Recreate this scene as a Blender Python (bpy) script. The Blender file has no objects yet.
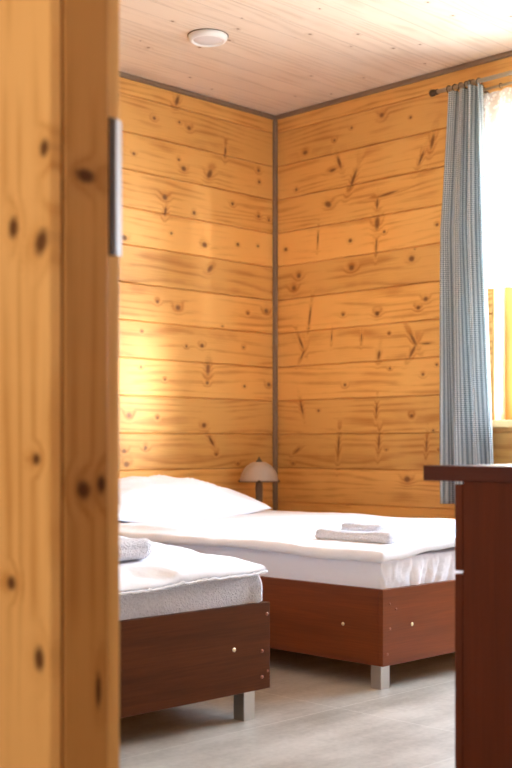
import bpy, bmesh, math, random
from mathutils import Vector, Matrix, noise
random.seed(7)
C = bpy.context.scene.collection
PI = math.pi
SC = bpy.context.scene

# ---------------------------------------------------------------- materials
class NT:
    """small helper around a node tree"""
    def __init__(s, name):
        s.m = bpy.data.materials.new(name); s.m.use_nodes = True
        s.t = s.m.node_tree; s.t.nodes.clear()
        s.out = s.t.nodes.new('ShaderNodeOutputMaterial')
    def n(s, typ, ins=None, **kw):
        d = s.t.nodes.new(typ)
        for k, v in kw.items(): setattr(d, k, v)
        for k, v in (ins or {}).items(): s.put(d.inputs[k], v)
        return d
    def put(s, sock, v):
        if hasattr(v, 'is_output') or hasattr(v, 'links'): s.t.links.new(v, sock)
        else: sock.default_value = v
    def m2(s, op, a, b=0.0, c=None):
        d = s.t.nodes.new('ShaderNodeMath'); d.operation = op
        s.put(d.inputs[0], a); s.put(d.inputs[1], b)
        if c is not None: s.put(d.inputs[2], c)
        return d.outputs[0]
    def mix(s, fac, a, b, blend='MIX'):
        d = s.t.nodes.new('ShaderNodeMix'); d.data_type = 'RGBA'; d.blend_type = blend
        s.put(d.inputs[0], fac); s.put(d.inputs[6], a); s.put(d.inputs[7], b)
        return d.outputs[2]
    def sm(s, x, a, b, lo=0.0, hi=1.0):
        d = s.t.nodes.new('ShaderNodeMapRange'); d.interpolation_type = 'SMOOTHSTEP'
        s.put(d.inputs[0], x)
        for i, v in ((1, a), (2, b), (3, lo), (4, hi)): d.inputs[i].default_value = v
        return d.outputs[0]
    def vec(s, x, y, z=0.0):
        d = s.t.nodes.new('ShaderNodeCombineXYZ')
        s.put(d.inputs[0], x); s.put(d.inputs[1], y); s.put(d.inputs[2], z)
        return d.outputs[0]
    def noise(s, v, scale, detail=3.0, rough=.5):
        d = s.n('ShaderNodeTexNoise', {'Vector': v, 'Scale': scale, 'Detail': detail, 'Roughness': rough})
        return d.outputs[0]
    def bsdf(s, **ins):
        b = s.t.nodes.new('ShaderNodeBsdfPrincipled')
        for k, v in ins.items(): s.put(b.inputs[k.replace('_', ' ')], v)
        s.t.links.new(b.outputs[0], s.out.inputs[0])
        return b
    def bump(s, h, strength, dist):
        d = s.n('ShaderNodeBump', {'Height': h, 'Strength': strength, 'Distance': dist})
        return d.outputs[0]

def c4(*c): return (c[0], c[1], c[2], 1.0)

def wood(name, ua, va, pitch=None, v0=0.0, light=(.76,.45,.17), dark=(.55,.27,.075), knotc=(.20,.075,.020),
         knots=(), auto=.5, rough=.42, grain=1.0, tone=.22, seam=0.0, spec=.4):
    """sawn softwood: boards along axis ua, stacked along axis va; knots are (u, v, ru, rv, angle)"""
    T = NT(name)
    tc = T.n('ShaderNodeTexCoord')
    sp = T.n('ShaderNodeSeparateXYZ', {0: tc.outputs['Object']})
    ax = {'x': sp.outputs[0], 'y': sp.outputs[1], 'z': sp.outputs[2]}
    u, v = ax[ua], ax[va]
    if pitch:
        f = T.m2('DIVIDE', T.m2('SUBTRACT', v, v0), pitch)
        idx = T.m2('FLOOR', f)
    else:
        f = None; idx = T.m2('MULTIPLY', v, 0.0)
    wn = T.n('ShaderNodeTexWhiteNoise', {'W': T.m2('ADD', idx, 3.7)}, noise_dimensions='1D')
    rnd = wn.outputs[0]
    u2 = T.m2('ADD', u, T.m2('MULTIPLY', rnd, 23.0))
    # explicit knots
    kd = None
    p = T.vec(u, v)
    for (ku, kv, ru, rv, a) in knots:
        pin = p if kd is None else T.vec(u, v, T.m2('MULTIPLY', kd, 1e-5))     # one after the other
        mp = T.n('ShaderNodeMapping', {'Vector': pin}, vector_type='TEXTURE')
        mp.inputs['Location'].default_value = (ku, kv, 0)
        mp.inputs['Rotation'].default_value = (0, 0, a)
        mp.inputs['Scale'].default_value = (ru, rv, 1)
        ln = T.n('ShaderNodeVectorMath', {0: mp.outputs[0]}, operation='LENGTH').outputs['Value']
        kd = ln if kd is None else T.m2('MINIMUM', kd, ln)
    # knots scattered by chance
    if auto > 0:
        vo = T.n('ShaderNodeTexVoronoi', {'Vector': T.vec(T.m2('MULTIPLY', u2, 3.2), T.m2('MULTIPLY', v, 6.5), rnd), 'Scale': 1.0},
                 voronoi_dimensions='2D')
        pos = T.n('ShaderNodeVectorMath', {0: T.vec(T.m2('MULTIPLY', u2, 3.2), T.m2('MULTIPLY', v, 6.5)), 1: vo.outputs['Position']}, operation='SUBTRACT')
        q = T.n('ShaderNodeVectorMath', {0: pos.outputs[0], 1: (1/3.2/.011, 1/6.5/.009, 0)}, operation='MULTIPLY')
        ln = T.n('ShaderNodeVectorMath', {0: q.outputs[0]}, operation='LENGTH').outputs['Value']
        cs = T.n('ShaderNodeSeparateColor', {0: vo.outputs['Color']})
        off = T.m2('MULTIPLY', T.m2('GREATER_THAN', cs.outputs[0], auto), 40.0)
        ln = T.m2('ADD', T.m2('MULTIPLY', ln, T.m2('ADD', 1.0, cs.outputs[1])), off)
        kd = ln if kd is None else T.m2('MINIMUM', kd, ln)
    if kd is None: kd = T.m2('ADD', T.m2('MULTIPLY', u, 0.0), 50.0)
    wob = T.noise(T.vec(u, v), 160.0, 2.0)
    kd = T.m2('MULTIPLY', kd, T.m2('ADD', .75, T.m2('MULTIPLY', wob, .5)))
    core = T.sm(kd, .35, 1.2, 1.0, 0.0)
    halo = T.sm(kd, .8, 3.2, 1.0, 0.0)
    # growth rings bend round the knots
    low = T.noise(T.vec(T.m2('MULTIPLY', u2, .7), T.m2('MULTIPLY', v, 5.0), T.m2('MULTIPLY', rnd, 9.0)), 1.0, 2.0)
    ph = T.m2('ADD', T.m2('MULTIPLY', low, 42.0), T.m2('MULTIPLY', halo, 5.0))
    ph = T.m2('ADD', ph, T.m2('MULTIPLY', v, 160.0))
    ring = T.m2('ADD', T.m2('MULTIPLY', T.m2('SINE', ph), .5), .5)
    ring = T.m2('POWER', ring, 2.2)
    fib = T.noise(T.vec(T.m2('MULTIPLY', u2, 5.0), T.m2('MULTIPLY', v, 240.0)), 1.0, 3.0, .6)
    blot = T.noise(T.vec(T.m2('MULTIPLY', u2, 2.0), T.m2('MULTIPLY', v, 4.0), rnd), 1.6, 3.0)
    g = T.m2('ADD', T.m2('MULTIPLY', T.m2('MULTIPLY', ring, T.sm(blot, .35, .65, .25, 1.0)), .6 * grain), T.m2('MULTIPLY', T.m2('SUBTRACT', fib, .5), 1.2 * grain))
    g = T.m2('ADD', g, T.m2('MULTIPLY', T.m2('SUBTRACT', blot, .5), 1.1 * grain))
    g = T.m2('ADD', g, T.m2('MULTIPLY', halo, .40))
    dc = T.n('ShaderNodeClamp', {0: g}).outputs[0]
    col = T.mix(dc, c4(*light), c4(*dark))
    bt = T.m2('ADD', 1.0 - tone / 2, T.m2('MULTIPLY', rnd, tone))
    col = T.mix(1.0, col, T.n('ShaderNodeCombineColor', {0: bt, 1: bt, 2: bt}).outputs[0], 'MULTIPLY')
    col = T.mix(T.m2('MULTIPLY', core, .92), col, c4(*knotc))
    h = T.m2('SUBTRACT', T.m2('MULTIPLY', fib, .5), T.m2('MULTIPLY', ring, .4))
    if f is not None and seam > 0:
        fr = T.m2('FRACT', f)
        e = T.m2('MINIMUM', fr, T.m2('SUBTRACT', 1.0, fr))
        se = T.sm(e, seam * .4, seam, 1.0, 0.0)
        h = T.m2('SUBTRACT', h, T.m2('MULTIPLY', se, 3.0))
        col = T.mix(T.m2('MULTIPLY', se, .5), col, c4(dark[0]*.55, dark[1]*.55, dark[2]*.55))
    T.bsdf(Base_Color=col, Roughness=rough, Specular_IOR_Level=spec, Normal=T.bump(h, .25, .0012))
    return T.m

def laminate(name, ua, va, base, dark, rough=.28, spec=.5, coat=.0):
    T = NT(name)
    tc = T.n('ShaderNodeTexCoord')
    sp = T.n('ShaderNodeSeparateXYZ', {0: tc.outputs['Object']})
    ax = {'x': sp.outputs[0], 'y': sp.outputs[1], 'z': sp.outputs[2]}
    if ua == 'h': u, v = T.m2('ADD', ax['x'], ax['y']), ax['z']
    else: u, v = ax['z'], T.m2('ADD', ax['x'], ax['y'])
    a = T.noise(T.vec(T.m2('MULTIPLY', u, 1.4), T.m2('MULTIPLY', v, 22.0)), 1.0, 4.0, .6)
    b = T.noise(T.vec(T.m2('MULTIPLY', u, 7.0), T.m2('MULTIPLY', v, 240.0)), 1.0, 2.0)
    g = T.m2('ADD', T.m2('MULTIPLY', T.m2('SUBTRACT', a, .3), 1.5), T.m2('MULTIPLY', T.m2('SUBTRACT', b, .5), .7))
    g = T.n('ShaderNodeClamp', {0: g}).outputs[0]
    T.bsdf(Base_Color=T.mix(g, c4(*base), c4(*dark)), Roughness=rough, Specular_IOR_Level=spec, Coat_Weight=coat, Coat_Roughness=.2)
    return T.m

def plain(name, col, rough=.5, metal=0.0, spec=.5, bump=None):
    T = NT(name)
    tc = T.n('ShaderNodeTexCoord')
    nz = T.noise(tc.outputs['Object'], 14.0, 3.0)
    k = T.m2('ADD', .92, T.m2('MULTIPLY', nz, .16))
    cc = T.mix(1.0, c4(*col), T.n('ShaderNodeCombineColor', {0: k, 1: k, 2: k}).outputs[0], 'MULTIPLY')
    ins = dict(Base_Color=cc, Roughness=rough, Metallic=metal, Specular_IOR_Level=spec)
    if bump:
        ins['Normal'] = T.bump(T.noise(tc.outputs['Object'], bump[0], 4.0, .6), bump[1], bump[2])
    T.bsdf(**ins)
    return T.m

def cloth(name, col, weave=900.0, strength=.1, rumple=.0, trans=.0):
    T = NT(name)
    tc = T.n('ShaderNodeTexCoord')
    o = tc.outputs['Object']
    h = T.noise(o, weave, 2.0)
    nrm = T.bump(h, strength, .0015)
    if rumple:
        w = T.noise(o, 9.0, 4.0, .55)
        nrm = T.n('ShaderNodeBump', {'Height': w, 'Strength': rumple, 'Distance': .02, 'Normal': nrm}).outputs[0]
    b = T.bsdf(Base_Color=c4(*col), Roughness=.9, Specular_IOR_Level=.15, Normal=nrm, Sheen_Weight=.15)
    if trans:
        tr = T.n('ShaderNodeBsdfTranslucent', {'Color': c4(*col)})
        mx = T.n('ShaderNodeMixShader', {0: trans, 1: b.outputs[0], 2: tr.outputs[0]})
        T.t.links.new(mx.outputs[0], T.out.inputs[0])
    return T.m

def terry(name, col):
    T = NT(name)
    tc = T.n('ShaderNodeTexCoord')
    o = tc.outputs['Object']
    vo = T.n('ShaderNodeTexVoronoi', {'Vector': o, 'Scale': 230.0})
    nz = T.noise(o, 120.0, 3.0, .6)
    h = T.m2('ADD', T.m2('MULTIPLY', vo.outputs[0], -.8), nz)
    f = T.sm(h, -.4, .5, .0, 1.0)
    T.bsdf(Base_Color=T.mix(f, c4(col[0]*.84, col[1]*.83, col[2]*.84), c4(*col)), Roughness=1.0, Specular_IOR_Level=.05, Sheen_Weight=.4,
           Normal=T.bump(h, .9, .006))
    return T.m

def gingham(name, a, b, period):
    T = NT(name)
    uv = T.n('ShaderNodeUVMap')
    sp = T.n('ShaderNodeSeparateXYZ', {0: uv.outputs[0]})
    def band(c): return T.m2('GREATER_THAN', T.m2('FRACT', T.m2('DIVIDE', c, period)), .5)
    f = T.m2('MULTIPLY', T.m2('ADD', band(sp.outputs[0]), band(sp.outputs[1])), .5)
    col = T.mix(f, c4(*a), c4(*b))
    d = T.n('ShaderNodeBsdfDiffuse', {'Color': col, 'Roughness': .5})
    tr = T.n('ShaderNodeBsdfTranslucent', {'Color': col})
    mx = T.n('ShaderNodeMixShader', {0: .45, 1: d.outputs[0], 2: tr.outputs[0]})
    T.t.links.new(mx.outputs[0], T.out.inputs[0])
    return T.m

def sheer(name):
    T = NT(name)
    uv = T.n('ShaderNodeUVMap')
    sp = T.n('ShaderNodeSeparateXYZ', {0: uv.outputs[0]})
    lace = T.n('ShaderNodeTexVoronoi', {'Vector': uv.outputs[0], 'Scale': 55.0}).outputs[0]
    hole = T.m2('MULTIPLY', T.sm(lace, .25, .5, 0.0, .28), 1.0)
    d = T.n('ShaderNodeBsdfDiffuse', {'Color': c4(.92, .92, .93)})
    tr = T.n('ShaderNodeBsdfTranslucent', {'Color': c4(.95, .95, .96)})
    tp = T.n('ShaderNodeBsdfTransparent')
    a = T.n('ShaderNodeMixShader', {0: .55, 1: d.outputs[0], 2: tr.outputs[0]})
    f = T.m2('ADD', .36, hole)
    b = T.n('ShaderNodeMixShader', {0: f, 1: a.outputs[0], 2: tp.outputs[0]})
    T.t.links.new(b.outputs[0], T.out.inputs[0])
    return T.m

def glass(name):
    T = NT(name)
    lw = T.n('ShaderNodeLayerWeight', {'Blend': .5})
    fr = T.m2('ADD', .03, T.m2('MULTIPLY', T.m2('POWER', lw.outputs['Facing'], 5.0), .6))
    tp = T.n('ShaderNodeBsdfTransparent', {'Color': c4(.97, .98, .98)})
    gl = T.n('ShaderNodeBsdfGlossy', {'Roughness': .02})
    mx = T.n('ShaderNodeMixShader', {0: fr, 1: tp.outputs[0], 2: gl.outputs[0]})
    T.t.links.new(mx.outputs[0], T.out.inputs[0])
    return T.m

def floor_mat(name):
    T = NT(name)
    tc = T.n('ShaderNodeTexCoord'); o = tc.outputs['Object']
    sp = T.n('ShaderNodeSeparateXYZ', {0: o})
    def edge(c, per, off):
        f = T.m2('FRACT', T.m2('DIVIDE', T.m2('SUBTRACT', c, off), per))
        return T.m2('MULTIPLY', T.m2('MINIMUM', f, T.m2('SUBTRACT', 1.0, f)), per)
    e = T.m2('MINIMUM', edge(sp.outputs[0], 1.10, 1.45), edge(sp.outputs[1], .55, FLOOR_Y))
    j = T.sm(e, .0012, .0030, 1.0, 0.0)
    n1 = T.noise(o, 2.6, 5.0, .6)
    n2 = T.noise(T.vec(T.m2('MULTIPLY', sp.outputs[0], 2.2), T.m2('MULTIPLY', sp.outputs[1], 9.0)), 1.0, 5.0, .6)
    n3 = T.noise(o, 60.0, 3.0, .6)
    g = T.m2('ADD', T.m2('MULTIPLY', n1, .55), T.m2('MULTIPLY', n2, .5))
    g = T.m2('ADD', g, T.m2('MULTIPLY', T.m2('SUBTRACT', n3, .5), .25))
    g = T.sm(g, .3, .75)
    col = T.mix(g, c4(.33, .285, .235), c4(.64, .585, .52))
    col = T.mix(T.m2('MULTIPLY', j, .6), col, c4(.74, .70, .64))
    h = T.m2('SUBTRACT', T.m2('MULTIPLY', n3, .15), j)
    T.bsdf(Base_Color=col, Roughness=.34, Specular_IOR_Level=.5)
    return T.m
FLOOR_Y = 2.22

KL = [(3.829, 2.443, 0.0312, 0.013, 1.2), (3.683, 2.328, 0.012, 0.01, 0), (3.907, 2.323, 0.0144, 0.012, 0), (4.155, 2.251, 0.0281, 0.009, 1.5), (3.557, 2.135, 0.0108, 0.009, 0), (3.872, 2.116, 0.018, 0.015, 0), (4.046, 2.118, 0.0306, 0.017, 1), (3.84, 2.155, 0.0096, 0.008, 0), (4.395, 2.193, 0.012, 0.01, 0), (4.4, 2.134, 0.012, 0.01, 0), (3.75, 1.957, 0.0192, 0.016, 0), (3.754, 1.89, 0.0264, 0.01, 1.4), (3.941, 1.908, 0.0132, 0.011, 0), (4.206, 1.991, 0.012, 0.01, 0), (4.012, 1.758, 0.0192, 0.016, 0), (3.792, 1.787, 0.0096, 0.008, 0), (4.244, 1.788, 0.012, 0.01, 0), (4.395, 1.954, 0.012, 0.01, 0), (4.472, 1.944, 0.0096, 0.008, 0), (4.049, 1.642, 0.0288, 0.015, 0.8), (3.499, 1.729, 0.0192, 0.016, 0), (4.39, 1.797, 0.0096, 0.008, 0), (3.835, 1.428, 0.0192, 0.016, 0), (3.703, 1.446, 0.012, 0.01, 0), (4.452, 1.462, 0.018, 0.015, 0), (3.994, 1.251, 0.0144, 0.012, 0), (4.035, 1.136, 0.0346, 0.016, 1.5), (4.03, 1.066, 0.012, 0.01, 0), (4.292, 1.059, 0.0108, 0.009, 0), (4.472, 1.074, 0.0156, 0.013, 0), (3.527, 0.894, 0.018, 0.015, 0), (4.008, 0.853, 0.018, 0.015, 0), (3.703, 0.885, 0.0096, 0.008, 0), (4.058, 0.774, 0.036, 0.01, -0.9), (4.092, 0.707, 0.0096, 0.008, 0), (3.629, 0.74, 0.0132, 0.011, 0), (3.499, 0.725, 0.0144, 0.012, 0), (3.513, 0.662, 0.0192, 0.016, 0), (4.285, 1.26, 0.0084, 0.007, 0), (4.316, 1.439, 0.0096, 0.008, 0), (3.89, 1.241, 0.0084, 0.007, 0), (3.75, 1.071, 0.0084, 0.007, 0)]
KR = [(3.651, 2.365, 0.0168, 0.014, 0), (3.958, 2.298, 0.0096, 0.008, 0), (3.347, 2.181, 0.0403, 0.012, -1.3), (4.159, 2.271, 0.0203, 0.013, 0), (3.926, 2.182, 0.0374, 0.012, 1.2), (3.97, 2.149, 0.0264, 0.01, -0.1), (3.833, 2.082, 0.0581, 0.011, -1.1), (3.412, 2.115, 0.0389, 0.009, -1.1), (4.001, 1.98, 0.0281, 0.018, 0.4), (3.614, 1.975, 0.0672, 0.007, -0.1), (3.68, 1.937, 0.0288, 0.008, -1.5), (3.68, 1.842, 0.0389, 0.018, -1.5), (4.071, 1.813, 0.042, 0.005, -1.5), (3.853, 1.777, 0.0144, 0.012, 0), (3.636, 1.793, 0.0096, 0.008, 0), (3.32, 1.786, 0.0108, 0.009, 0), (3.686, 1.731, 0.036, 0.006, -1.5), (3.844, 1.641, 0.0204, 0.017, 0), (3.469, 1.643, 0.0204, 0.017, 0), (4.204, 1.637, 0.018, 0.015, 0), (4.239, 1.576, 0.0192, 0.016, 0), (4.298, 1.786, 0.0144, 0.012, 0), (3.475, 2.319, 0.0096, 0.008, 0), (4.222, 2.089, 0.0108, 0.009, 0), (4.127, 1.419, 0.0588, 0.007, -1.4), (3.68, 1.398, 0.0168, 0.014, 0), (3.429, 1.406, 0.0144, 0.012, 0), (3.386, 1.444, 0.0156, 0.013, 0), (3.9, 1.41, 0.0108, 0.009, 0), (4.189, 1.287, 0.0432, 0.009, 1.1), (4.179, 1.222, 0.0336, 0.007, -1), (3.669, 1.194, 0.0264, 0.011, -1.4), (3.46, 1.258, 0.0432, 0.01, 1), (3.464, 1.2, 0.0408, 0.01, -1.0), (3.381, 1.233, 0.03, 0.005, 0), (4.184, 0.948, 0.0432, 0.008, 1.3), (3.684, 0.928, 0.0336, 0.007, -1.5), (3.469, 0.893, 0.012, 0.01, 0), (3.93, 0.756, 0.0576, 0.008, -1.5), (3.669, 0.772, 0.048, 0.008, -1.5), (3.381, 0.755, 0.036, 0.006, -1.5), (4.214, 0.728, 0.0288, 0.006, -0.6), (3.496, 0.59, 0.0216, 0.018, 0), (3.402, 1.088, 0.0108, 0.009, 0), (3.888, 1.056, 0.0108, 0.009, 0), (4.066, 0.931, 0.0096, 0.008, 0), (3.977, 1.3, 0.024, 0.005, -1.5), (3.78, 1.287, 0.024, 0.005, -1.5)]
PINE = dict(light=(.785, .425, .122), dark=(.51, .20, .036), rough=.42, tone=.34)
SKY, CORR, EXPO = 34.0, 21.0, 0.36
SUN, SUND = 9.5, (-.39, .92, -.08)

# ---------------------------------------------------------------- mesh helpers
ORG = {}
def link(name, me, mat, parent=None):
    o = bpy.data.objects.new(name, me); C.objects.link(o)
    if mat: me.materials.append(mat)
    if parent is not None:
        o.parent = parent
        ORG[o.name] = ORG[parent.name]
    else:
        ORG[o.name] = Vector((0, 0, 0))
    return o
def obj(name, bm, mat, parent=None, smooth=False, bevel=0.0, segs=2):
    """bm is in world coordinates; under a parent it is moved to the parent's origin"""
    if parent is not None:
        bmesh.ops.translate(bm, verts=bm.verts, vec=-ORG[parent.name])
    bmesh.ops.recalc_face_normals(bm, faces=bm.faces)
    me = bpy.data.meshes.new(name); bm.to_mesh(me); bm.free()
    if smooth:
        for p in me.polygons: p.use_smooth = True
    o = link(name, me, mat, parent)
    if bevel:
        b = o.modifiers.new('bevel', 'BEVEL'); b.width = bevel; b.segments = segs; b.limit_method = 'ANGLE'
    return o
def thing(name, loc, label, cat, group=None):
    e = bpy.data.objects.new(name, None); C.objects.link(e)
    e.location = loc; e.empty_display_size = .05
    ORG[e.name] = Vector(loc)
    return tag(e, label, cat, group)
def tag(o, label, cat, group=None):
    o['label'] = label; o['category'] = cat
    if group: o['group'] = group
    return o
def struct(o):
    o['kind'] = 'structure'; return o

def B(x0, x1, y0, y1, z0, z1, bm=None):
    bm = bm or bmesh.new()
    v = [bm.verts.new((x, y, z)) for x in (x0, x1) for y in (y0, y1) for z in (z0, z1)]
    for f in ((0,1,3,2), (4,6,7,5), (0,4,5,1), (2,3,7,6), (0,2,6,4), (1,5,7,3)):
        bm.faces.new([v[i] for i in f])
    return bm
def tube(a, b, r, seg=20, bm=None, r2=None):
    bm = bm or bmesh.new()
    a, b = Vector(a), Vector(b); d = b - a
    q = d.to_track_quat('Z', 'Y').to_matrix().to_4x4()
    mt = Matrix.Translation((a + b) / 2) @ q
    bmesh.ops.create_cone(bm, cap_ends=True, segments=seg, radius1=r, radius2=r if r2 is None else r2, depth=d.length, matrix=mt)
    return bm
def lathe(prof, centre, axis=(0, 0, 1), seg=40, bm=None):
    """prof: (radius, height) pairs turned round axis through centre"""
    bm = bm or bmesh.new()
    q = Vector(axis).to_track_quat('Z', 'Y').to_matrix()
    cv = Vector(centre); rows = []
    for r, h in prof:
        if r < 1e-5: rows.append([bm.verts.new(cv + q @ Vector((0, 0, h)))])
        else: rows.append([bm.verts.new(cv + q @ Vector((r*math.cos(2*PI*i/seg), r*math.sin(2*PI*i/seg), h))) for i in range(seg)])
    for a, b in zip(rows, rows[1:]):
        for i in range(seg):
            j = (i+1) % seg
            if len(a) == 1 and len(b) == 1: continue
            if len(a) == 1: bm.faces.new((a[0], b[i], b[j]))
            elif len(b) == 1: bm.faces.new((a[i], a[j], b[0]))
            else: bm.faces.new((a[i], a[j], b[j], b[i]))
    return bm
def torus(c, axis, R, r, bm=None, seg=20, s2=8):
    bm = bm or bmesh.new()
    q = Vector(axis).to_track_quat('Z', 'Y').to_matrix(); rows = []
    for i in range(seg):
        a = 2*PI*i/seg
        rows.append([bm.verts.new(Vector(c) + q @ Vector(((R + r*math.cos(2*PI*k/s2))*math.cos(a), (R + r*math.cos(2*PI*k/s2))*math.sin(a), r*math.sin(2*PI*k/s2)))) for k in range(s2)])
    for i in range(seg):
        for k in range(s2):
            bm.faces.new((rows[i][k], rows[(i+1) % seg][k], rows[(i+1) % seg][(k+1) % s2], rows[i][(k+1) % s2]))
    return bm
def nz(x, y, z=0.0): return noise.noise(Vector((x, y, z)))
def soft(x0, x1, y0, y1, z0, z1, r, res, disp=None, warp=None):
    """cushion-like box with rounded edges on a regular grid; disp(p, n) moves along the normal, warp(p) moves freely"""
    bm = bmesh.new()
    def lin(a, b):
        n = max(2, int(round((b - a) / res)))
        e = [a, a + r*.12, a + r*.35, a + r*.65] if r > res*.3 else [a]
        mid = [a + r + (b - a - 2*r) * i / n for i in range(n + 1)]
        f = [b - r*.65, b - r*.35, b - r*.12, b] if r > res*.3 else [b]
        return e + mid + f
    X, Y, Z = lin(x0, x1), lin(y0, y1), (lin(z0, z1) if z1 - z0 > 2*r + 1e-4 else [z0, z0 + r*.12, z0 + r*.35, z0 + r*.65, (z0+z1)/2, z1 - r*.65, z1 - r*.35, z1 - r*.12, z1])
    cache = {}
    lo = Vector((x0 + r, y0 + r, min(z0 + r, (z0+z1)/2))); hi = Vector((x1 - r, y1 - r, max(z1 - r, (z0+z1)/2)))
    def vert(i, j, k):
        key = (i, j, k)
        if key in cache: return cache[key]
        p = Vector((X[i], Y[j], Z[k]))
        c = Vector((min(max(p.x, lo.x), hi.x), min(max(p.y, lo.y), hi.y), min(max(p.z, lo.z), hi.z)))
        d = p - c
        n = d.normalized() if d.length > 1e-9 else Vector((0, 0, 1))
        q = c + n * r if d.length > 1e-9 else p
        if disp: q = q + n * disp(q, n)
        if warp: q = warp(q)
        cache[key] = bm.verts.new(q); return cache[key]
    nx, ny, nz_ = len(X), len(Y), len(Z)
    def quad(*ks):
        try: bm.faces.new([vert(*k) for k in ks])
        except ValueError: pass
    for i in range(nx-1):
        for j in range(ny-1):
            quad((i,j,0), (i,j+1,0), (i+1,j+1,0), (i+1,j,0)); quad((i,j,nz_-1), (i+1,j,nz_-1), (i+1,j+1,nz_-1), (i,j+1,nz_-1))
    for i in range(nx-1):
        for k in range(nz_-1):
            quad((i,0,k), (i+1,0,k), (i+1,0,k+1), (i,0,k+1)); quad((i,ny-1,k), (i,ny-1,k+1), (i+1,ny-1,k+1), (i+1,ny-1,k))
    for j in range(ny-1):
        for k in range(nz_-1):
            quad((0,j,k), (0,j,k+1), (0,j+1,k+1), (0,j+1,k)); quad((nx-1,j,k), (nx-1,j+1,k), (nx-1,j+1,k+1), (nx-1,j,k+1))
    return bm

# ---------------------------------------------------------------- room dimensions (metres)
XW, YW = 4.52, 4.376            # inner faces of the window wall and of the far wall
XD0, XD1 = .915, 1.036          # the wall with the doorway
YF = .40                        # near wall of the room
HC = 2.50
PITCH, V0 = .1776, .810 - .1776*5
WY0, WY1, WZ0, WZ1 = 1.30, 3.00, .850, 2.24      # window opening in the window wall

M = {}
M['left'] = wood('pine_boards_far_wall', 'x', 'z', PITCH, V0, knots=KL, auto=.12, **PINE)
M['right'] = wood('pine_boards_window_wall', 'y', 'z', PITCH, V0, knots=KR, auto=.12, **PINE)
PALE_BOUNCE = dict(light=(.80,.69,.58), dark=(.66,.53,.42), knotc=(.34,.19,.11), rough=.5, tone=.09)  # unseen walls coloured pale so their bounced light whitens the bedding
M['front'] = wood('bounce_boards_near_wall', 'x', 'z', PITCH, V0, auto=.6, **PALE_BOUNCE)
M['door'] = wood('bounce_boards_door_wall', 'y', 'z', PITCH, V0, auto=.6, **PALE_BOUNCE)
M['ceil'] = wood('whitewashed_boards', 'x', 'y', .115, .02, light=(.80,.665,.545), dark=(.62,.47,.35), knotc=(.20,.09,.04), auto=.6, rough=.5, tone=.09, seam=.022, grain=.9)
KC = [(1.3123,1.1421,.012,.014,0), (1.3856,1.0452,.014,.018,0), (1.3191,1.0178,.017,.022,.5), (1.3307,.7279,.011,.010,0), (1.3905,.5566,.013,.012,0), (1.3238,.4603,.014,.020,0)]
M['casing'] = wood('pine_door_casing', 'y', 'z', None, 0, knots=[], auto=0, **PINE)
M['jamb'] = None
def upright(name, ha, knots, off=0.0, **kw):
    # vertical board: the grain runs along z
    return wood(name, 'z', ha, None, 0, knots=[(k[1], k[0] - off, k[3], k[2], -k[4]) for k in knots], auto=0, **kw)
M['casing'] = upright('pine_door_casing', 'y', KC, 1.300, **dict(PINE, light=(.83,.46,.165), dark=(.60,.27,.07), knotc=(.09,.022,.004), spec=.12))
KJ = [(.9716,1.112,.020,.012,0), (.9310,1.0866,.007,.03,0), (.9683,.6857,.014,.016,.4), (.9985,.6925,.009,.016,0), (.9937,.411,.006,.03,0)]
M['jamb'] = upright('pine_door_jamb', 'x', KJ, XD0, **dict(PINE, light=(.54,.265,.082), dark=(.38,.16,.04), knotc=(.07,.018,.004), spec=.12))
M['rebate'] = upright('pine_rebate', 'x', [], **dict(PINE, light=(.80,.47,.17), dark=(.66,.35,.10)))
M['trimwood'] = upright('pine_window_frame', 'y', [(2.965,1.13,.010,.012,0)], **dict(PINE, light=(.60,.30,.085), dark=(.44,.19,.045)))
M['sillwood'] = wood('pine_sill', 'y', 'x', None, 0, auto=0, **dict(PINE, light=(.80,.55,.25), dark=(.66,.40,.15)))
M['lining'] = upright('daylit_pine_lining', 'x', [], **dict(PINE, light=(.86, .68, .42), dark=(.74, .52, .27)))  # pine lightened in colour to stand in for strong daylight on the lining
M['cove'] = plain('brown_cove_strip', (.25, .165, .105), .7, bump=(160, .4, .002))
M['floor'] = floor_mat('stone_look_floor')
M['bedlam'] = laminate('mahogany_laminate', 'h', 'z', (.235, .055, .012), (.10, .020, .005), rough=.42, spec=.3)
M['bedlam_shaded'] = laminate('shaded_mahogany_laminate', 'h', 'z', (.128, .036, .0095), (.042, .011, .003), rough=.5, spec=.10)  # bed laminate darkened, shade of the foot turned from the window put into colour
M['desklam'] = laminate('dark_mahogany_laminate', 'v', 'h', (.105, .020, .004), (.058, .010, .002), rough=.42, spec=.1)
M['desktop'] = laminate('dark_mahogany_top', 'h', 'z', (.085, .015, .004), (.05, .009, .002), rough=.3, spec=.15)
M['steel'] = plain('brushed_steel', (.58, .57, .55), .38, 1.0)
M['plate'] = plain('dark_strike_plate', (.10, .085, .085), .45, .8)
M['lip'] = plain('painted_glint_lip', (.70, .67, .67), .4, .15)  # pale, barely metallic colour stands in for the lip's bright reflection
M['copper'] = plain('copper_screw', (.33, .12, .07), .4, .5)
M['brass'] = plain('brass_screw', (.85, .72, .50), .3, 1.0)
M['bronze'] = plain('antique_bronze', (.11, .075, .045), .4, .6)
M['rod'] = plain('brushed_rod', (.55, .46, .33), .35, .45)
M['slatwood'] = wood('plain_slats', 'x', 'y', .09, 0, auto=0, **PINE)
M['sheet'] = cloth('white_sheet', (.88, .87, .93), 700, .08, .25)
M['duvet'] = cloth('white_cotton', (.90, .905, .96), 700, .06, .35)
M['pillow'] = cloth('white_pillowcase', (.89, .89, .94), 700, .06, .3)
M['towel'] = terry('white_terry', (.87, .865, .92))
M['terry'] = terry('white_terry_cover', (.88, .87, .93))
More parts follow.
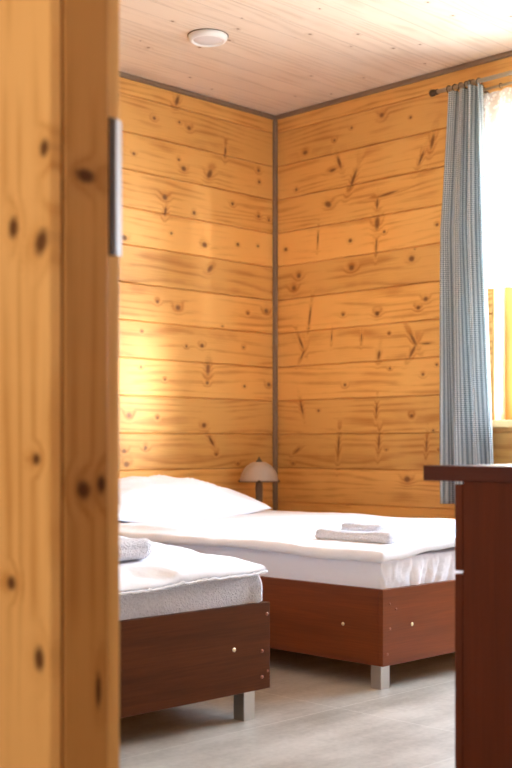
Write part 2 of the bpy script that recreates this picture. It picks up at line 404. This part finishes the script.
M['gingham'] = gingham('blue_gingham', (.16, .222, .245), (.88, .895, .90), .009)
M['sheer'] = sheer('white_lace')
M['glass'] = glass('window_glass')
M['white'] = plain('white_plastic', (.84, .83, .82), .35)
M['lens'] = plain('frosted_lens', (.74, .71, .71), .25)
M['alabaster'] = plain('alabaster_glass', (.46, .36, .29), .3, bump=(30, .1, .002))
M['stem'] = plain('brown_marbled_stem', (.22, .13, .075), .35, .2)

# ---------------------------------------------------------------- boarded walls
def boards(axis, face, out, back, u0, u1, holes=(), skirt=0.0):
    """V-grooved boards; axis is the run of the boards, face the inner plane, out the inward sign; holes are (ua, ub, za, zb)"""
    bm = bmesh.new()
    def P(u, d, z):
        w = face - out*d
        return (u, w, z) if axis == 'x' else (w, u, z)
    zs = []
    k = math.floor((0 - V0)/PITCH)
    while V0 + k*PITCH < HC:
        a, b = V0 + k*PITCH, V0 + (k+1)*PITCH
        prof = [(a, .010), (a+.0016, .010), (a+.0016, .005), (a+.0055, 0), (b-.0055, 0), (b-.0016, .005), (b-.0016, .010), (b, .010)]
        zs += [p for p in prof if 0 <= p[0] <= HC]
        k += 1
    zs = [(0.0, 0.0)] + zs + [(HC, 0.0)]
    cuts = sorted({z for h in holes for z in h[2:]})
    full = []
    for p, q in zip(zs, zs[1:]):
        full.append(p)
        for c in cuts:
            if p[0] < c < q[0]:
                t = (c-p[0])/(q[0]-p[0]); full.append((c, p[1]+t*(q[1]-p[1])))
    full.append(zs[-1])
    us = sorted({u0, u1} | {u for h in holes for u in h[:2]})
    def inside(ua, ub, z):
        return any(h[0] <= (ua+ub)/2 <= h[1] and h[2] < z < h[3] for h in holes)
    for ua, ub in zip(us, us[1:]):
        for (za, da), (zb, db) in zip(full, full[1:]):
            if inside(ua, ub, (za+zb)/2): continue
            bm.faces.new([bm.verts.new(P(ua, da, za)), bm.verts.new(P(ub, da, za)), bm.verts.new(P(ub, db, zb)), bm.verts.new(P(ua, db, zb))])
    # solid core behind the boards
    za = sorted({0.0, HC} | set(cuts))
    for ua, ub in zip(us, us[1:]):
        for a, b in zip(za, za[1:]):
            if inside(ua, ub, (a+b)/2): continue
            p, q = P(ua, .0102, a), P(ub, back, b)
            B(min(p[0],q[0]), max(p[0],q[0]), min(p[1],q[1]), max(p[1],q[1]), a, b, bm)
    me_bm = bm
    return me_bm
def wallobj(name, bm, mat):
    me = bpy.data.meshes.new(name); bm.to_mesh(me); bm.free()
    return struct(link(name, me, mat))

wallobj('wall_left', boards('x', YW, -1, .20, XD0, XW + .2), M['left'])
wallobj('wall_right', boards('y', XW, -1, .20, YF - .2, YW, [(WY0, WY1, WZ0, WZ1)]), M['right'])
wallobj('wall_front', boards('x', YF, 1, .20, XD0, XW), M['front'])
wallobj('wall_door', boards('y', XD1, 1, .121, YF, YW, [(.47, 1.32, 0, 2.06)]), M['door'])
struct(obj('floor', B(-2.4, XW + .2, -2.4, YW + .2, -.12, 0), M['floor']))
struct(obj('ceiling', B(-2.4, XW + .2, -2.4, YW + .2, HC, HC + .15), M['ceil']))
# the corridor the photographer stands in
M['plaster'] = plain('cream_plaster', (.74, .66, .52), .85)
struct(obj('wall_corridor_back', B(-1.5, -1.4, -1.6, 2.4, 0, HC), M['plaster']))
struct(obj('wall_corridor_end', B(-1.4, XD0, 2.3, 2.4, 0, HC), M['plaster']))
struct(obj('wall_corridor_near', B(-1.4, XD1, -1.6, -1.5, 0, HC), M['plaster']))
struct(obj('wall_corridor_side', B(XD0, XD1, -1.5, YF, 0, HC), M['plaster']))

# cove strips where walls and ceiling meet
t = .022
struct(obj('trim_1', B(XD1, XW, YW - t, YW, HC - t, HC), M['cove'], bevel=.006))
struct(obj('trim_2', B(XW - t, XW, YF, YW - t, HC - t, HC), M['cove'], bevel=.006))
struct(obj('trim_3', B(XW - t, XW, YW - t, YW, 0, HC - t), M['cove'], bevel=.006))

# ---------------------------------------------------------------- door frame on the left
JY = 1.300
dr = thing('door_1', (XD0, JY, 0), 'pine door frame on the left edge of the view', 'door frame'); struct(dr)
del dr['category']
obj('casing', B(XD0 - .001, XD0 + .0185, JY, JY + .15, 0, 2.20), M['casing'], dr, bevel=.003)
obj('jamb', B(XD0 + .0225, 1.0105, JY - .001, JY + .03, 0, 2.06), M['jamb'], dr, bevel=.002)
obj('rebate', B(1.0105, 1.0340, JY + .003, JY + .03, 0, 2.06), M['rebate'], dr, bevel=.0015)
sp_ = obj('strike_plate', B(1.0145, 1.0250, JY + .0005, JY + .004, 1.010, 1.201), M['plate'], dr, bevel=.0006)
lb = bmesh.new()          # the lip is bent back round the edge into the room
ring_ = [(1.0250, JY - .0005), (1.0390, JY + .0050), (1.0385, JY + .0068), (1.0250, JY + .0025)]
lo_ = [lb.verts.new((x, y, 1.011)) for x, y in ring_]; hi_ = [lb.verts.new((x, y, 1.200)) for x, y in ring_]
lb.faces.new(lo_); lb.faces.new(hi_)
for i in range(4): lb.faces.new((lo_[i], lo_[(i+1) % 4], hi_[(i+1) % 4], hi_[i]))
obj('lip', lb, M['lip'], dr)
for z in (1.195, 1.125, 1.085, 1.020):
    obj('screw', lathe([(0, .0008), (.0028, .0006), (.0034, -.001)], (1.0197, JY + .0005, z), (0, -1, 0), 12), M['bronze'], sp_, True)
obj('head_casing', B(XD0 - .001, XD0 + .0185, .32, JY, 2.05, 2.20), M['casing'], dr, bevel=.003)
obj('casing', B(XD0 - .001, XD0 + .0185, .32, .47, 0, 2.05), M['casing'], dr, bevel=.003)
obj('jamb', B(XD0 + .0225, 1.0385, .44, .47, 0, 2.06), M['jamb'], dr, bevel=.002)

# ---------------------------------------------------------------- windows
def window(name, axis, face, out, u0, u1, z0, z1, sgn):
    """axis: run of the wall; out: direction to the outside along the other axis"""
    def X(ua, ub, da, db, za, zb):
        a, b = face + out*da, face + out*db
        a, b = min(a, b), max(a, b)
        return B(ua, ub, a, b, za, zb) if axis == 'x' else B(a, b, ua, ub, za, zb)
    o = (0.5*(u0+u1), face, z0) if axis == 'x' else (face, .5*(u0+u1), z0)
    w = thing(name, o, 'pine framed window', 'window'); struct(w); del w['category']
    f = .062; d0, d1 = .080, .135
    for ua, ub in ((u0, u0+f), (u1-f, u1)): obj('frame_stile', X(ua, ub, d0, d1, z0, z1), M['trimwood'], w, bevel=.004)
    obj('frame_rail', X(u0+f, u1-f, d0, d1, z0, z0+f), M['sillwood'], w, bevel=.004)
    obj('frame_rail', X(u0+f, u1-f, d0, d1, z1-f, z1), M['sillwood'], w, bevel=.004)
    mid = (u0+u1)/2
    obj('mullion', X(mid-.045, mid+.045, d0, d1, z0+f, z1-f), M['trimwood'], w, bevel=.004)
    for ua, ub in ((u0+f, mid-.045), (mid+.045, u1-f)):
        obj('pane', X(ua, ub, .105, .109, z0+f, z1-f), M['glass'], w)
    # lining of the opening
    for ua, ub in ((u0-.004, u0+.001), (u1-.001, u1+.004)): obj('lining', X(ua, ub, .001, .2, z0, z1), M['lining'], w)
    obj('lining', X(u0, u1, .001, .2, z1-.001, z1+.004), M['sillwood'], w)
    # inner architrave
    for ua, ub in ((u0-.010, u0+.002), (u1-.002, u1+.010)): obj('architrave', X(ua, ub, -.010, .004, z0-.002, z1+.012), M['trimwood'], w, bevel=.002)
    return w, X
w1, X1 = window('window_1', 'y', XW, 1, WY0, WY1, WZ0, WZ1, 1)
obj('sill', X1(WY0-.05, WY1+.05, -.045, .085, WZ0-.020, WZ0+.014), M['sillwood'], w1, bevel=.006)

# ---------------------------------------------------------------- beds
def bed(x0, x1, y0, y1, z0, z1, mat, legs, foot_screws, side_screws, label):
    b = thing('bed', ((x0+x1)/2, (y0+y1)/2, 0), label, 'bed')
    th = .018
    fp = obj('foot_panel', B(x0, x1, y0, y0+th, z0, z1), mat, b, bevel=.0012)
    obj('head_panel', B(x0, x1, y1-th, y1, z0, z1), mat, b, bevel=.0012)
    sp1 = obj('side_panel', B(x0, x0+th, y0+th+.0005, y1-th-.0005, z0, z1), mat, b, bevel=.0012)
    obj('side_panel', B(x1-th, x1, y0+th+.0005, y1-th-.0005, z0, z1), mat, b, bevel=.0012)
    obj('slatted_base', B(x0+th, x1-th, y0+th, y1-th, .175, .195), M['slatwood'], b)
    for (lx, ly) in legs:
        obj('leg', B(lx, lx+.042, ly, ly+.042, 0.0, z0 + .12), M['steel'], b, bevel=.002)
    def screw(c, ax, m, r, par):
        obj('screw', lathe([(0, .0035), (r*.5, .003), (r*.85, .0015), (r, -.001)], c, ax, 16), m, par, True)
    for (sx, sz, m, r) in foot_screws: screw((sx, y0, sz), (0, -1, 0), M[m], r, fp)
    for (sy, sz, m, r) in side_screws: screw((x0, sy, sz), (-1, 0, 0), M[m], r, sp1)
    return b
# near, narrow bed
A0, A1, AY0, AY1 = 1.435, 2.335, 2.280, 4.355
bed(A0, A1, AY0, AY1, .080, .317, M['bedlam_shaded'],
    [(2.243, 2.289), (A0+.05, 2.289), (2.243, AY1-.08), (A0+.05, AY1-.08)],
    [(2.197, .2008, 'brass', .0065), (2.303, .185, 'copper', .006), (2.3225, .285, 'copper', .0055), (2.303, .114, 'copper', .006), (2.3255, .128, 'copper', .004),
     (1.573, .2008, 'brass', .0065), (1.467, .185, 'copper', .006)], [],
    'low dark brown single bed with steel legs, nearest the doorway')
# wider bed beyond it
E0, E1, EY0, EY1 = 2.828, 4.060, 2.280, 4.355
bed(E0, E1, EY0, EY1, .072, .307, M['bedlam'],
    [(2.820+.012, 2.290), (E1-.09, 2.290), (2.832, EY1-.08), (E1-.09, EY1-.08)],
    [(2.892, .243, 'copper', .0045), (2.862, .185, 'copper', .005), (2.849, .108, 'copper', .005), (2.973, .188, 'brass', .0065), (2.86, .262, 'copper', .004)],
    [(2.4405, .187, 'brass', .0065), (4.19, .187, 'brass', .0065)],
    'low reddish brown bed along the window side, with folded towels on it')

# mattresses
def terry_disp(p, n):
    bul = .020*min(1, max(0, (p.z - .310)/.012)) if n.x > .2 else 0
    return .0022*nz(p.x*60, p.y*60, p.z*60) + .004*nz(p.x*9, p.y*9, p.z*9) + bul
tag(obj('mattress', soft(A0+.02, A1-.021, AY0+.016, AY1-.03, .195, .398, .035, .016, terry_disp), M['terry'], None, True),
    'mattress in a white terry cover on the bed nearest the doorway', 'mattress')
def sheet_disp(p, n):
    d = .004*nz(p.x*5, p.y*5, p.z*3)
    if n.y < -.3:      # gathered folds on the foot end
        s = nz(p.x*34 + 1.5*nz(p.x*6, p.z*9, 3), p.z*2.5, 5.0)
        s = 1 - abs(s)*2.0
        d += (.016*s*s - .009) * min(1, (-n.y-.3)/.5) * (.45 + .55*min(1, max(0, (p.x - 2.86)/.12)))
    if n.x < -.3:
        d += .0035*nz(p.y*3, p.z*20, 2)
    return d
tag(obj('mattress', soft(E0+.017, E1-.021, EY0+.016, EY1-.03, .195, .400, .022, .011, sheet_disp), M['sheet'], None, True),
    'mattress under a smooth white sheet gathered in folds at the foot, on the wider bed', 'mattress')

# duvets
def duv2(p):
    x, y, z = p
    k = .012*nz(x*3, y*3, 1) + .006*nz(x*8, y*6, 4) + .003*nz(x*19, y*15, 8)
    far = max(0, min(1, (x - 2.9)/1.0))
    e = max(0, 1 - (x - 2.81)/.10) if x < 2.91 else 0
    f = max(0, 1 - (y - 2.26)/.12) if y < 2.38 else 0
    z2 = z + .012*far + max(0, z - .40)/.05*k
    z2 += -.010*e*e + .006*e*math.sin(y*9 + 1.3*math.sin(y*3.1)) + .005*e*nz(y*16, 3, 3) 
    z2 += f*(-.006 + .010*nz(x*7, 2.0, 0)) + .020*f*max(0, min(1, (x - 2.86)/.22))
    xx = x + e*(.010*nz(y*4, 2.2, 1)) - .006*e
    yy = y + f*(.014*nz(x*5, 7.0, 2))
    # a ridge where the quilt has been drawn towards the pillow
    r = math.exp(-((x - 2.90 - .02*math.sin(y*4))/.030)**2) * max(0, min(1, (y - 2.7)/.4))
    if z > .41: z2 += .012*r
    return Vector((xx, yy, z2))
tag(obj('duvet', soft(E0-.012, E1+.010, EY0-.012, 3.98, .3985, .430, .0155, .018, None, duv2), M['duvet'], None, True),
    'flat white duvet covering the wider bed, under the two folded towels', 'duvet')
def duv1(p):
    x, y, z = p
    top = max(0, z - .405)/.03
    k = .014*nz(x*3+9, y*3, 1) + .012*nz(x*8, y*7, 4) + .006*nz(x*22, y*18, 8)
    z2 = z + .052*max(0, min(1, (y - 2.30)/.55)) * (.35 + .65*min(1, top)) + k*min(1, top)
    f = max(0, 1 - (y - 2.25)/.16) if y < 2.41 else 0
    s = max(0, min(1, (2.06 - x)/.16))                     # the left half of the hem hangs lower
    z2 += f*(-.010*s + .004*nz(x*9, 3, 3) + .003*nz(x*55, 5, 5)*(1 if z < .412 else .3))
    pl = math.exp(-((x - 1.985)/.016)**2)
    z2 += f*.010*pl*min(1, top + .3)
    hem = max(0, 1 - (y - 2.252)/.05) if y < 2.31 else 0
    hem2 = max(0, 1 - (2.312 - x)/.05)
    z2 += (.404 - z)*.6*max(hem**2, hem2**2)*(1 if z > .404 else 0)
    yy = y + f*(.010*nz(x*5, 1, 9) - .012*s)
    t = max(0, (x - 2.24)/.07)
    z2 += .008*t*f
    return Vector((x, yy, z2))
d1 = tag(obj('duvet', soft(A0-.012, A1-.028, AY0-.022, 4.0, .399, .427, .0135, .016, None, duv1), M['duvet'], None, True),
    'puffy white duvet with a stitched hem, on the bed nearest the doorway', 'duvet')

def sweep(pts, r, seg=8):
    bm = bmesh.new(); rows = []
    for i, p in enumerate(pts):
        a, b = pts[max(0, i-1)], pts[min(len(pts)-1, i+1)]
        q = (b - a).to_track_quat('Z', 'Y').to_matrix()
        rr = r*(.8 + .5*abs(nz(i*.45, 2, 2)))
        rows.append([bm.verts.new(p + q @ Vector((rr*math.cos(2*PI*k/seg), rr*math.sin(2*PI*k/seg), 0))) for k in range(seg)])
    for a, b in zip(rows, rows[1:]):
        for k in range(seg): bm.faces.new((a[k], a[(k+1) % seg], b[(k+1) % seg], b[k]))
    bm.faces.new(rows[0]); bm.faces.new(rows[-1][::-1])
    return bm
hp = [duv1((A0 + .02 + (A1 - .032 - A0 - .02)*i/150, AY0 - .021, .4045)) + Vector((0, -.003, -.004 + .003*nz(i*.6, 1, 1))) for i in range(151)]
obj('stitched_hem', sweep(hp, .0042), M['duvet'], d1, True)

# folded towels
def towel(x0, x1, y0, y1, zb, h, lab, folds=2, seed=0.0, grp=None, mat='towel'):
    def dsp(p, n):
        return .003*nz(p.x*14+seed, p.y*9, p.z*20) + .0013*nz(p.x*55, p.y*55, p.z*55) - (.006*math.exp(-((p.z - zb - h*.55)/.004)**2) if n.x > .2 or abs(n.y) > .3 else 0)
    def wp(p):
        q = Vector(p); t = (p.z - zb)/h
        q.z += .006*nz(p.y*6+seed, p.x*4, 2)*t - .006*t*math.sin((p.y - y0)/(y1 - y0)*PI)*.6
        q.x += .012*nz(p.y*7+seed, 4, 3) + .010*t
        return q
    return tag(obj('folded_towel', soft(x0, x1, y0, y1, zb + .001, zb + h, h*.47, .010, dsp, wp), M[mat], None, True), lab, 'towel', grp)
towel(2.985, 3.045, 2.385, 2.715, .431, .036, 'folded white towel nearer the edge, in front of the smaller one, on the wider bed', 2, 1.0, 'folded towels on the wider bed')
towel(3.12, 3.19, 2.535, 2.72, .443, .042, 'smaller folded white towel lying behind the longer towel on the wider bed', 2, 6.0, 'folded towels on the wider bed')
towel(1.72, 2.06, 2.45, 2.70, .441, .056, 'folded white terry towel on the bed nearest the doorway, beside the door frame', 2, 3.0, None, 'terry')

# pillow at the head of the wider bed
def pillow():
    bm = bmesh.new(); N = 44; cx, cy, a, b = 3.435, 4.06, .47, .27
    grid = {}
    for s in (1, -1):
        for i in range(N+1):
            for j in range(N+1):
                u, v = -1 + 2*i/N, -1 + 2*j/N
                if s == -1 and (i in (0, N) or j in (0, N)):
                    grid[s, i, j] = grid[1, i, j]; continue
                x = cx + a*u*(1 - .05*(1 - v*v)); y = cy + b*v*(1 - .07*(1 - u*u))
                th = (max(0, 1 - abs(u)**2.8)**.50) * (max(0, 1 - abs(v)**2.6)**.55)
                base = .463 - .030*(1 - u*u)*max(0, -v) - .012*max(0, -u)*max(0, -v) + .010*(v + 1)
                h = .132*th*(1 + .10*(-u)*.6) if s == 1 else -.030*th
                wr = .012*nz(u*2.4, v*2.4, 3) + .013*nz(u*6 + v*3, v*4, 7) + .006*nz(u*13+v*7, v*6, 1)
                edge = (1-abs(u)**6)*(1-abs(v)**6)
                crease = -.020*math.exp(-((u + .78 - .12*v)/.06)**2)*max(0, -v)
                z = base + h + (wr*edge if s == 1 else .3*wr*edge) + (crease*edge if s == 1 else 0)
                grid[s, i, j] = bm.verts.new((x, y, z))
    for i in range(N):
        for j in range(N):
            q = [grid[1, i, j], grid[1, i+1, j], grid[1, i+1, j+1], grid[1, i, j+1]]; bm.faces.new(q)
            q = [grid[-1, i, j], grid[-1, i, j+1], grid[-1, i+1, j+1], grid[-1, i+1, j]]
            try: bm.faces.new(q)
            except ValueError: pass
    return bm
tag(obj('pillow', pillow(), M['pillow'], None, True), 'large plump white pillow at the head of the wider bed', 'pillow')

# ---------------------------------------------------------------- bedside table and lamp in the corner
nt = thing('bedside_table', (4.285, 4.17, 0), 'small brown bedside table in the room corner under the lamp', 'table')
obj('table_top', B(4.085, 4.485, 3.98, 4.35, .382, .400), M['bedlam'], nt, bevel=.002)
obj('body', B(4.10, 4.47, 4.0, 4.34, .12, .382), M['bedlam'], nt, bevel=.001)
dw = obj('drawer', B(4.105, 4.465, 3.985, 4.0, .25, .375), M['bedlam'], nt, bevel=.001)
obj('knob', lathe([(0, .02), (.010, .018), (.012, .010), (.005, .004), (.005, 0)], (4.285, 3.985, .31), (0, -1, 0), 16), M['steel'], dw, True)
for lx in (4.105, 4.43):
    for ly in (4.005, 4.30): obj('leg', B(lx, lx+.035, ly, ly+.035, 0, .12), M['steel'], nt, bevel=.002)
LX, LY = 4.236, 4.214
lp = thing('table_lamp', (LX, LY, .400), 'small table lamp with domed alabaster shade in the room corner behind the pillow', 'lamp')
obj('base', lathe([(0, .0), (.058, .0), (.060, .006), (.052, .014), (.030, .020), (.022, .030), (.019, .034), (0, .034)], (LX, LY, .400)), M['bronze'], lp, True)
obj('stem', lathe([(0, .030), (.019, .030), (.0215, .045), (.019, .060), (.0185, .120), (.0205, .135), (.018, .150), (.018, .20), (0, .20)], (LX, LY, .400)), M['stem'], lp, True)
sh = [(.030, .268), (.042, .262), (.062, .249), (.079, .230), (.090, .207), (.0965, .182), (.0975, .170)]
sh2 = [(r - .0035, h - (.0035 if i < 4 else 0)) for i, (r, h) in enumerate(sh)]
shade = obj('lamp_shade', lathe(sh + sh2[::-1] + [sh[0]], (LX, LY, .400)), M['alabaster'], lp, True)
obj('rim', torus((LX, LY, .570), (0, 0, 1), .0965, .0026, None, 40, 8), M['stem'], shade, True)
for k in range(4):
    a = PI*.25 + k*PI/2 + PI/4 + .785
    obj('rim_ornament', lathe([(0, -.006), (.008, -.004), (.010, 0), (.007, .006), (0, .009)], (LX + .0955*math.cos(a), LY + .0955*math.sin(a), .571), (0, 0, 1), 12), M['bronze'], shade, True)
fin = lathe([(0, .296), (.004, .294), (.006, .288), (.014, .280), (.022, .272), (.029, .2675), (.031, .262), (0, .262)], (LX, LY, .400), (0, 0, 1), 4)
obj('finial', fin, M['bronze'], lp, bevel=.002)
obj('shade_support', tube((LX, LY, .60), (LX, LY, .663), .006, 12), M['bronze'], lp, True)

# ---------------------------------------------------------------- ceiling lamp
KX, KY = 3.425, 3.715
cl = thing('ceiling_lamp', (KX, KY, HC), 'small round white lamp on the whitewashed ceiling', 'lamp')
obj('housing', lathe([(0, 0), (.083, 0), (.084, -.006), (.0825, -.014), (.077, -.022), (.070, -.026), (.066, -.025), (.064, -.020), (0, -.020)], (KX, KY, HC), (0, 0, 1), 56), M['white'], cl, True)
obj('lens', lathe([(.064, -.0195), (.055, -.0225), (.035, -.0255), (0, -.027)], (KX, KY, HC), (0, 0, 1), 48), M['lens'], cl, True)
obj('backing_ring', lathe([(.0, -.0005), (.088, -.0005), (.088, -.003), (.0, -.003)], (KX, KY, HC), (0, 0, 1), 56), M['bronze'], cl, True)

# ---------------------------------------------------------------- curtain rods, curtain and lace
RX, RZ = 4.395, 2.362
rod = thing('curtain_rod', (XW, 3.049, RZ), 'double bronze curtain rod on brackets above the window', 'curtain rod')
obj('rod', tube((RX, 3.228, RZ), (RX, 1.10, RZ), .0095), M['rod'], rod, True)
obj('rod', tube((4.463, 3.090, RZ-.020), (4.463, 1.25, RZ-.020), .006), M['rod'], rod, True)
for yy, s in ((3.228, 1), (1.10, -1)):
    obj('finial', lathe([(0, -.004), (.0125, -.004), (.0125, .006), (.0105, .010), (.0155, .016), (.0165, .030), (.0140, .036), (0, .036)], (RX, yy, RZ), (0, s, 0), 20), M['bronze'], rod, True)
for yy in (3.049, 1.35):
    br = obj('bracket', tube((RX-.004, yy, RZ-.012), (XW-.006, yy, RZ-.028), .0062, 12), M['rod'], rod, True)
    obj('wall_plate', lathe([(0, 0), (.020, 0), (.020, .005), (.014, .010), (0, .012)], (XW, yy, RZ-.028), (-1, 0, 0), 24), M['bronze'], br, True)
    obj('cup', torus((RX, yy, RZ), (0, 1, 0), .0125, .0045), M['bronze'], br, True)

def hanging(name, path, z0, z1, nz_, mat, hem=None, thick=.0009):
    """path(s, z) -> (x, y); s in 0..1 along the cloth, real thickness by a solidify modifier"""
    bm = bmesh.new(); uvl = bm.loops.layers.uv.new('UVMap'); NS = path.n
    rows = []; 
    for k in range(nz_+1):
        t = k/nz_; row = []; L = 0; prev = None
        for i in range(NS+1):
            s = i/NS
            zt = z1 if hem is None else z1 - hem(s)
            z = z0 + (zt - z0)*t
            x, y = path(s, z)
            row.append((bm.verts.new((x, y, z)), s*path.width, z))
        rows.append(row)
    for k in range(nz_):
        for i in range(NS):
            q = [rows[k][i], rows[k][i+1], rows[k+1][i+1], rows[k+1][i]]
            f = bm.faces.new([c[0] for c in q])
            for l, c in zip(f.loops, q): l[uvl].uv = (c[1], c[2])
    return bm
class Fold:
    n = 150; width = .30
    def __call__(s_, s, z):
        h = max(0, min(1, (2.34 - z)/1.85))              # 0 at the rod, 1 at the hem
        ya = 3.172 + .052*min(1, h*3.0)                   # corner-side edge
        yb = 2.980 - .088*h**1.5                          # window-side edge
        y = ya + (yb - ya)*(s + .010*math.sin(s*37 + z*2.0))
        amp = .040 + .006*h
        ph = 2*PI*(3.7*s + .10*math.sin(3*s + 1.1*z) + .06*nz(s*4, z*.9, 2)) + .9
        x = 4.397 + amp*math.sin(ph)*(.72 + .45*nz(s*5.3, z*.8, 11)) + .006*math.sin(2.3*ph + z)
        y += .007*math.cos(ph)*math.sin(ph)
        # edges turn back a little
        return x, y
cur = tag(obj('curtain', hanging('curtain', Fold(), .488, 2.345, 70, None), M['gingham'], None, True),
          'blue and white gingham curtain hanging beside the window', 'curtain')
md = cur.modifiers.new('thickness', 'SOLIDIFY'); md.thickness = .0012; md.offset = 0
for k in range(6):
    yy = 3.160 - k*.032
    obj('ring', torus((RX, yy, RZ-.004), (.25, 1, 0), .0165, .0024), M['bronze'], cur, True)
class Lace:
    n = 260; width = 2.6
    def __call__(s_, s, z):
        y = 3.035 - 1.62*s
        h = max(0, min(1, (2.32 - z)/.9))
        x = 4.452 + (.013 + .006*h)*math.sin(2*PI*22*s + .8*nz(s*9, z, 4)) - .012*h
        return x, y
def scallop(s): return .012*(1 - abs(math.sin(PI*27*s)))
lc = tag(obj('lace_curtain', hanging('lace_curtain', Lace(), 1.445, 2.322, 20, None, scallop), M['sheer'], None, True),
         'sheer white lace curtain covering the upper part of the window', 'curtain')
md = lc.modifiers.new('thickness', 'SOLIDIFY'); md.thickness = .0006; md.offset = 0
for k in range(18):
    obj('ring', torus((4.461, 3.02 - k*.09, RZ-.022), (.2, 1, 0), .011, .0018, None, 16, 6), M['bronze'], lc, True)

# ---------------------------------------------------------------- desk on the right
DX0, DX1, DY0, DY1 = 1.900, 2.52, .46, 1.334
dk = thing('desk', ((DX0+DX1)/2, (DY0+DY1)/2, 0), 'dark mahogany desk cabinet with overhanging top in the right foreground', 'desk')
obj('desk_top', B(DX0 - .003, DX1 + .02, DY0 - .01, 1.4275, .6775, .7075), M['desktop'], dk, bevel=.0015)
obj('side_panel', B(DX0, DX0+.018, DY0, DY1, 0, .6775), M['desklam'], dk, bevel=.001)
obj('side_panel', B(DX1-.018, DX1, DY0, DY1, 0, .6775), M['desklam'], dk, bevel=.001)
obj('back_panel', B(DX0+.018, DX1-.018, DY0, DY0+.01, .03, .6775), M['desklam'], dk)
obj('bottom_panel', B(DX0+.018, DX1-.018, DY0+.01, DY1, .04, .058), M['desklam'], dk)
df = obj('drawer_front', B(DX0, DX1, DY1+.0012, DY1+.0192, .5045, .6715), M['desklam'], dk, bevel=.001)
dd = obj('door', B(DX0, DX1, DY1+.0012, DY1+.0192, .03, .4975), M['desklam'], dk, bevel=.001)
for par, zz in ((df, .588), (dd, .44)):
    obj('handle', tube((DX1-.28, DY1+.038, zz), (DX1-.16, DY1+.038, zz), .005, 12), M['steel'], par, True)
    for hx in (DX1-.27, DX1-.17): obj('handle', tube((hx, DY1+.019, zz), (hx, DY1+.038, zz), .004, 10), M['steel'], par, True)

# ---------------------------------------------------------------- light
W = bpy.data.worlds.new('sky'); SC.world = W; W.use_nodes = True
nt_ = W.node_tree; nt_.nodes.clear()
bg = nt_.nodes.new('ShaderNodeBackground'); wo = nt_.nodes.new('ShaderNodeOutputWorld')
geo = nt_.nodes.new('ShaderNodeTexCoord'); sxyz = nt_.nodes.new('ShaderNodeSeparateXYZ'); mr = nt_.nodes.new('ShaderNodeMapRange')
mxn = nt_.nodes.new('ShaderNodeMix'); mxn.data_type = 'RGBA'
nt_.links.new(geo.outputs['Generated'], sxyz.inputs[0]); nt_.links.new(sxyz.outputs[2], mr.inputs[0])
mr.inputs[1].default_value = -.12; mr.inputs[2].default_value = .04
mxn.inputs[6].default_value = (.44, .47, .46, 1); mxn.inputs[7].default_value = (.62, .80, 1.0, 1)      # ground below, sky above
nt_.links.new(mr.outputs[0], mxn.inputs[0]); nt_.links.new(mxn.outputs[2], bg.inputs[0]); bg.inputs[1].default_value = SKY
nt_.links.new(bg.outputs[0], wo.inputs[0])
def area(name, loc, rot, sx, sy, power=0, portal=False, col=(1, 1, 1)):
    l = bpy.data.lights.new(name, 'AREA'); l.shape = 'RECTANGLE'; l.size = sx; l.size_y = sy; l.energy = power; l.color = col
    o = bpy.data.objects.new(name, l); C.objects.link(o); o.location = loc; o.rotation_euler = rot
    if portal: l.cycles.is_portal = True
    return o
area('window_portal', (XW + .19, (WY0+WY1)/2, (WZ0+WZ1)/2), (0, PI/2, 0), WZ1-WZ0, WY1-WY0, 0, True)
pl = bpy.data.lights.new('corridor_fill', 'POINT'); pl.energy = CORR; pl.color = (1, .94, .86); pl.shadow_soft_size = .12  # unseen fill light added in mid-air to brighten the door frame
po = bpy.data.objects.new('corridor_fill', pl); C.objects.link(po); po.location = (-.3, 1.0, 1.3)

su = bpy.data.lights.new('low_sun', 'SUN'); su.energy = SUN; su.angle = math.radians(11); su.color = (1, .97, .90)
so = bpy.data.objects.new('low_sun', su); C.objects.link(so); so.location = (7, -2, 4)
so.rotation_euler = Vector(SUND).to_track_quat('-Z', 'Y').to_euler()

# ---------------------------------------------------------------- camera
cam = bpy.data.cameras.new('camera'); co = bpy.data.objects.new('camera', cam); C.objects.link(co)
co.location = (0, 0, .744); co.rotation_euler = (PI/2, 0, -PI/4)
cam.sensor_fit = 'AUTO'; cam.sensor_width = 36.0; cam.lens = 1183/768*36
cam.shift_y = 63/768
cam.clip_start = .05
cam.dof.use_dof = True; cam.dof.focus_distance = 3.7; cam.dof.aperture_fstop = 4.2
SC.camera = co
SC.view_settings.view_transform = 'Standard'; SC.view_settings.look = 'None'
SC.view_settings.exposure = EXPO; SC.view_settings.gamma = 1.0
SC.view_settings.use_curve_mapping = False
SC.cycles.max_bounces = 14; SC.cycles.diffuse_bounces = 8; SC.cycles.transparent_max_bounces = 16
SC.cycles.sample_clamp_indirect = 8.0
